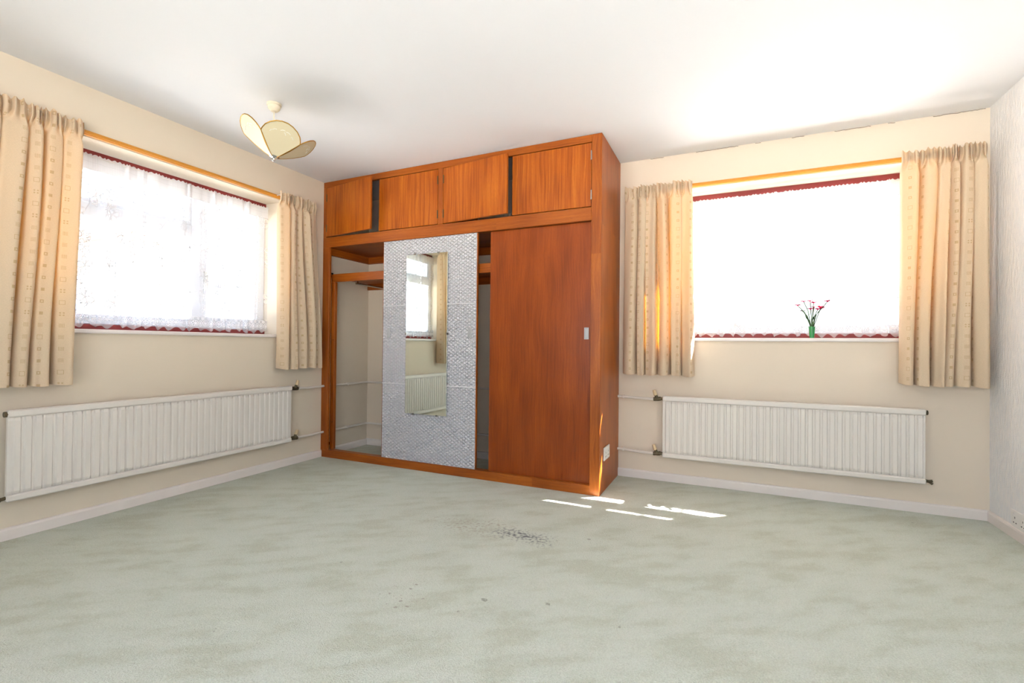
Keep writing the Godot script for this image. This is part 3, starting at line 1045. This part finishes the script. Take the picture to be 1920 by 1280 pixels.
# ------------------------------------------------------------------ radiators and pipes
func radiator(label: String, origin: Vector3, turn: float, x0: float, x1: float, y0: float, y1: float, flutes: int, valve_right: bool) -> void:
	var o := thing("radiator", label, "radiator", origin, turn)
	var z0 := 0.045
	var zf := 0.072
	# pressed panel with vertical flutes
	var st := mk()
	var pitch := (x1 - x0 - 0.02) / flutes
	var prof := []
	prof.append(Vector2(x0, zf - 0.008))
	for i in flutes:
		var a := x0 + 0.01 + i * pitch
		prof.append(Vector2(a + pitch * 0.02, zf - 0.008))
		prof.append(Vector2(a + pitch * 0.20, zf - 0.008))
		prof.append(Vector2(a + pitch * 0.34, zf))
		prof.append(Vector2(a + pitch * 0.86, zf))
	prof.append(Vector2(x1 - 0.01, zf - 0.008))
	prof.append(Vector2(x1, zf - 0.008))
	var ya := y0 + 0.034
	var yb := y1 - 0.038
	for i in prof.size() - 1:
		var a: Vector2 = prof[i]
		var b: Vector2 = prof[i + 1]
		var n := Vector3(-(b.y - a.y), 0, b.x - a.x).normalized()
		# flutes run out in short slopes at both ends
		var ea := zf - 0.006
		poly(st, [Vector3(a.x, ya + 0.016, a.y), Vector3(b.x, ya + 0.016, b.y), Vector3(b.x, yb - 0.016, b.y), Vector3(a.x, yb - 0.016, a.y)], n)
		poly(st, [Vector3(a.x, ya, ea), Vector3(b.x, ya, ea), Vector3(b.x, ya + 0.016, b.y), Vector3(a.x, ya + 0.016, a.y)], (n + Vector3(0, -0.35, 0)).normalized())
		poly(st, [Vector3(a.x, yb, ea), Vector3(b.x, yb, ea), Vector3(b.x, yb - 0.016, b.y), Vector3(a.x, yb - 0.016, a.y)], (n + Vector3(0, 0.35, 0)).normalized())
	box(st, Vector3(x0, y0 + 0.01, z0), Vector3(x1, y1 - 0.01, zf - 0.0085), 0.002)
	part("panel", st, M.radiator, o, true)
	part("top_rail", bx(Vector3(x0 - 0.002, y1 - 0.036, z0 - 0.002), Vector3(x1 + 0.002, y1, zf + 0.004), 0.006), M.radiator, o, true)
	part("bottom_rail", bx(Vector3(x0 - 0.002, y0, z0 - 0.002), Vector3(x1 + 0.002, y0 + 0.032, zf + 0.004), 0.006), M.radiator, o, true)
	for x in [x0 + 0.2, x1 - 0.2]:
		part("bracket", bx(Vector3(x - 0.02, y0 + 0.03, 0.001), Vector3(x + 0.02, y1 - 0.05, z0 - 0.001)), M.radiator, o, true)
	# two valves at the pipe end, a plug and a bleed at the far end
	var sx := 1.0 if valve_right else -1.0
	var ve := x1 if valve_right else x0
	var fe := x0 if valve_right else x1
	for y in [y1 - 0.022, y0 + 0.024]:
		var vb := mk()
		var c := Vector3(ve, y, 0.058)
		tube(vb, [c, c + Vector3(sx * 0.022, 0, 0)], 0.011, 8)
		tube(vb, [c + Vector3(sx * 0.016, 0, 0), c + Vector3(sx * 0.030, 0, 0)], 0.016, 6)
		tube(vb, [c + Vector3(sx * 0.028, -0.004, 0), c + Vector3(sx * 0.058, -0.004, 0)], 0.013, 10)
		tube(vb, [c + Vector3(sx * 0.040, 0, 0), c + Vector3(sx * 0.052, 0.028, 0.002)], 0.011, 8)
		tube(vb, [c + Vector3(sx * 0.052, -0.004, 0), c + Vector3(sx * 0.066, -0.004, 0)], 0.015, 6)
		var v := part("valve", vb, M.old_brass, o, true)
		tag(v, "tarnished metal radiator valve")
		var cp := mk()
		tube(cp, [c + Vector3(sx * 0.051, 0.024, 0.002), c + Vector3(sx * 0.056, 0.038, 0.003), c + Vector3(sx * 0.063, 0.062, 0.005)], 0.014, 10, false, 0.011)
		var cap := part("valve_cap", cp, M.cap, v, true)
		tag(cap, "cream plastic valve cap")
	var ep := mk()
	tube(ep, [Vector3(fe, y1 - 0.02, 0.058), Vector3(fe - sx * 0.012, y1 - 0.02, 0.058)], 0.014, 8)
	part("plug", ep, M.old_brass, o, true)
	ep = mk()
	tube(ep, [Vector3(fe, y0 + 0.02, 0.058), Vector3(fe - sx * 0.024, y0 + 0.016, 0.058)], 0.009, 8)
	tube(ep, [Vector3(fe - sx * 0.016, y0 + 0.018, 0.058), Vector3(fe - sx * 0.034, y0 + 0.024, 0.064)], 0.008, 8)
	tube(ep, [Vector3(fe - sx * 0.018, y0 + 0.016, 0.058), Vector3(fe - sx * 0.034, y0 + 0.004, 0.064)], 0.007, 8)
	part("bleed_fitting", ep, M.old_brass, o, true)

func build_radiators() -> void:
	radiator("long low white fluted radiator under the lace curtained left window", Vector3.ZERO, PI / 2, -2.583, -0.945, 0.200, 0.646, 40, true)
	radiator("white fluted radiator under the bright window with the flowers", Vector3.ZERO, 0.0, 2.809, 4.309, 0.186, 0.630, 37, false)
	# each pipe runs from one radiator round the corner behind the wardrobe to the other
	for k in 2:
		var yl := 0.624 - 0.004 if k == 0 else 0.224 - 0.004
		var yr := 0.608 - 0.004 if k == 0 else 0.210 - 0.004
		var o := thing("heating_pipe", ["upper", "lower"][k] + " white heating pipe running round the corner inside the wardrobe between the radiators", "pipe", Vector3(0.03, yl, 0.03))
		var pts := [Vector3(0.058, yl, 0.885), Vector3(0.055, yl, 0.83), Vector3(0.035, yl - 0.006, 0.75), Vector3(0.03, yl - 0.004, 0.60), Vector3(0.03, yl - 0.004, 0.09), Vector3(0.034, yl - 0.004, 0.055), Vector3(0.055, yl - 0.004, 0.034), Vector3(0.09, yl - 0.004, 0.03), Vector3(1.2, (yl + yr) / 2, 0.03), Vector3(2.50, yr + 0.004, 0.03), Vector3(2.62, yr, 0.04), Vector3(2.70, yr, 0.056), Vector3(2.750, yr, 0.058)]
		var st := mk()
		tube(st, pts, 0.010, 10)
		part("pipe", st, M.pipe, o)
		for c in [Vector3(2.52, yr + 0.003, 0.0), Vector3(0, yl - 0.004, 0.30)]:
			var cl := mk()
			if c.x > 0.1:
				box(cl, Vector3(c.x - 0.006, c.y - 0.012, 0.001), Vector3(c.x + 0.006, c.y + 0.012, 0.043), 0.002)
			else:
				box(cl, Vector3(0.001, c.y - 0.012, c.z - 0.006), Vector3(0.043, c.y + 0.012, c.z + 0.006), 0.002)
			part("pipe_clip", cl, M.pipe, o)

# ------------------------------------------------------------------ ceiling lamp
func build_lamp() -> void:
	var at := Vector3(0.791, H, 1.713)
	var o := thing("ceiling_lamp", "flower shaped ceiling lamp of frosted glass petals in brass rims", "ceiling lamp", at)
	var cream := flat(Color(0.90, 0.86, 0.76), 0.4)
	var st := mk()
	lathe(st, [Vector2(0.0, 0.0), Vector2(0.040, 0.0), Vector2(0.040, -0.010), Vector2(0.034, -0.013), Vector2(0.034, -0.026), Vector2(0.029, -0.034), Vector2(0.019, -0.044), Vector2(0.006, -0.047), Vector2(0.0, -0.047)], 24)
	part("ceiling_rose", st, cream, o, true)
	st = mk()
	tube(st, [Vector3(0, -0.045, 0), Vector3(0, -0.16, 0)], 0.0032, 8)
	part("cord", st, cream, o, true)
	st = mk()
	lathe(st, [Vector2(0.0, -0.15), Vector2(0.012, -0.152), Vector2(0.018, -0.17), Vector2(0.018, -0.225), Vector2(0.014, -0.235), Vector2(0.0, -0.236)], 16)
	part("lamp_holder", st, cream, o, true)
	# tilted shade
	var vf := Vector3(-sin(0.4308), 0, -cos(0.4308))
	var hub := Vector3(0.004, -0.315, 0.0)
	var tilt := Basis(vf, deg_to_rad(11.0))
	var glass := flat(Color(0.88, 0.835, 0.70), 0.35)
	glass.backlight_enabled = true
	glass.backlight = Color(0.5, 0.47, 0.38)
	var etch := flat(Color(0.95, 0.94, 0.90), 0.3)
	# petal outline in its own plane: x across, y up the slope
	var outline := []
	var half := [[0.012, 0.0], [0.030, 0.035], [0.056, 0.085], [0.080, 0.130], [0.0905, 0.150], [0.0890, 0.165], [0.080, 0.192], [0.062, 0.216], [0.038, 0.233], [0.013, 0.241]]
	for h in half:
		h[0] *= 1.13
		outline.append(Vector2(h[0], h[1]))
	for i in range(half.size() - 1, -1, -1):
		outline.append(Vector2(-half[i][0], half[i][1]))
	var facing := 1.05
	for k in 5:
		var q := facing + TAU * k / 5.0
		var outd := Vector3(sin(q), 0, cos(q))
		var side := Vector3(cos(q), 0, -sin(q))
		var slope := (outd * 0.77 + Vector3.UP * 0.64).normalized()
		var nrm := side.cross(slope).normalized()
		if nrm.dot(outd) < 0.0:
			nrm = -nrm
		var pos := func(p: Vector2, lift: float) -> Vector3:
			var bend := 0.016 * (1.0 - pow((p.y - 0.12) / 0.122, 2.0))
			return hub + tilt * (outd * 0.016 + side * p.x + slope * p.y + nrm * (bend + lift))
		var gs := mk()
		var nn := tilt * nrm
		for lift in [0.0013, -0.0013]:
			for i in half.size() - 1:
				var a: Array = half[i]
				var b: Array = half[i + 1]
				var qd := [pos.call(Vector2(-a[0], a[1]), lift), pos.call(Vector2(a[0], a[1]), lift), pos.call(Vector2(b[0], b[1]), lift), pos.call(Vector2(-b[0], b[1]), lift)]
				poly(gs, qd, nn * signf(lift))
		var pt := part("petal", gs, glass, o, true)
		var rim := mk()
		var ring := []
		for p in outline:
			ring.append(pos.call(p, 0.0))
		tube(rim, ring, 0.0033, 6, true)
		part("rim", rim, M.brass, pt, true)
		# engraved sprig near the rim
		var es := mk()
		for e in [[[-0.05, 0.178], [-0.03, 0.188]], [[-0.012, 0.190], [0.012, 0.196]], [[0.016, 0.192], [0.042, 0.186]], [[0.008, 0.186], [0.020, 0.172]], [[0.048, 0.176], [0.062, 0.162]], [[-0.062, 0.165], [-0.052, 0.176]]]:
			var a := Vector2(e[0][0], e[0][1])
			var b := Vector2(e[1][0], e[1][1])
			var m2 := (a + b) / 2 + Vector2(0, 0.004)
			tube(es, [pos.call(a, 0.0016), pos.call(m2, 0.0022), pos.call(b, 0.0016)], 0.0016, 5)
		part("engraved_sprig", es, etch, pt, true)
	st = mk()
	lathe(st, [Vector2(0.0, 0.016), Vector2(0.026, 0.014), Vector2(0.030, 0.004), Vector2(0.022, -0.004), Vector2(0.010, -0.008), Vector2(0.009, -0.018), Vector2(0.005, -0.025), Vector2(0.0, -0.026)], 20, Transform3D(tilt, hub))
	part("finial", st, M.chrome, o, true)
	st = mk()
	tube(st, [Vector3(0, -0.236, 0), hub + tilt * Vector3(0, 0.014, 0)], 0.004, 6)
	part("support_rod", st, M.brass, o, true)

# ------------------------------------------------------------------ small things
func build_small() -> void:
	socket("power_socket", "white double power socket on the textured wallpaper just above the skirting", Vector3(W, 0.103, 0.325), -PI / 2, 0.15, 0.088)
	# vase with artificial flowers on the window board
	var base := Vector3(3.752, 1.054, -0.09)
	var v := thing("flower_vase", "small green glass vase on the window board holding pink flowers", "vase", base)
	var st := mk()
	lathe(st, [Vector2(0.0, 0.0), Vector2(0.013, 0.0), Vector2(0.0145, 0.02), Vector2(0.019, 0.075), Vector2(0.0215, 0.078), Vector2(0.0175, 0.079), Vector2(0.0125, 0.02), Vector2(0.011, 0.006), Vector2(0.0, 0.005)], 18)
	var gm := flat(Color(0.22, 0.60, 0.34), 0.15)
	gm.backlight_enabled = true
	gm.backlight = Color(0.5, 0.6, 0.5)
	part("glass", st, gm, v, true)
	var r := RandomNumberGenerator.new()
	r.seed = 41
	var heads := [[-0.085, 0.222], [-0.052, 0.246], [-0.010, 0.252], [0.008, 0.238], [0.085, 0.244], [0.014, 0.210], [-0.008, 0.196], [0.052, 0.200], [0.030, 0.192], [-0.05, 0.184]]
	var pink := flat(Color(0.80, 0.10, 0.36), 0.6)
	var wilt := flat(Color(0.45, 0.40, 0.42), 0.7)
	var stem_m := flat(Color(0.28, 0.40, 0.24), 0.7)
	for i in heads.size():
		var h: Array = heads[i]
		var zz := r.randf_range(-0.03, 0.03)
		var tip := Vector3(h[0], h[1], zz)
		var big := i == 7
		var f := thing("flower", ["pink star shaped artificial flower standing in the green glass vase", "large bright pink artificial flower in the green glass vase", "faded grey artificial flower in the green glass vase"][1 if big else (2 if i == 9 else 0)], "flower", base, 0.0, "artificial flowers in the green vase")
		var ss := mk()
		var root := Vector3(h[0] * 0.06, 0.012, zz * 0.1)
		var neck := Vector3(h[0] * 0.12, 0.082, zz * 0.2)
		var mid := neck.lerp(tip, 0.55) + Vector3(-h[0] * 0.12, 0.012, 0)
		tube(ss, [root, neck, mid, tip], 0.003, 6)
		part("stem", ss, stem_m, f, true)
		var bs := mk()
		var np := 12 if big else 7
		var len := 0.034 if big else r.randf_range(0.022, 0.028)
		for k in np:
			var q := TAU * k / np + r.randf() * 0.4
			var d := Vector3(cos(q), r.randf_range(0.15, 0.5) if not big else r.randf_range(-0.2, 0.9), sin(q)).normalized()
			var sd := d.cross(Vector3.UP).normalized() * 0.0095
			var up := sd.cross(d).normalized() * 0.0012
			for sg in [1.0, -1.0]:
				var n: Vector3 = sd.cross(d).normalized() * float(sg)
				poly(bs, [tip, tip + d * len * 0.5 + sd + up * sg, tip + d * len, tip + d * len * 0.5 - sd + up * sg], n)
		lathe(bs, [Vector2(0, -0.006), Vector2(0.006, 0.0), Vector2(0, 0.006)], 8, Transform3D(Basis.IDENTITY, tip))
		part("bloom", bs, wilt if i == 9 else pink, f, true)
		if i % 3 == 0:
			var ls := mk()
			var lb := neck.lerp(mid, 0.4)
			var d := Vector3(signf(h[0] + 0.01) * 0.4, 0.9, 0.1).normalized()
			var sd := d.cross(Vector3.BACK).normalized() * 0.005
			for sg in [1.0, -1.0]:
				poly(ls, [lb, lb + d * 0.025 + sd, lb + d * 0.055, lb + d * 0.025 - sd], Vector3(0, 0.2, sg).normalized())
			part("leaf", ls, stem_m, f, true)
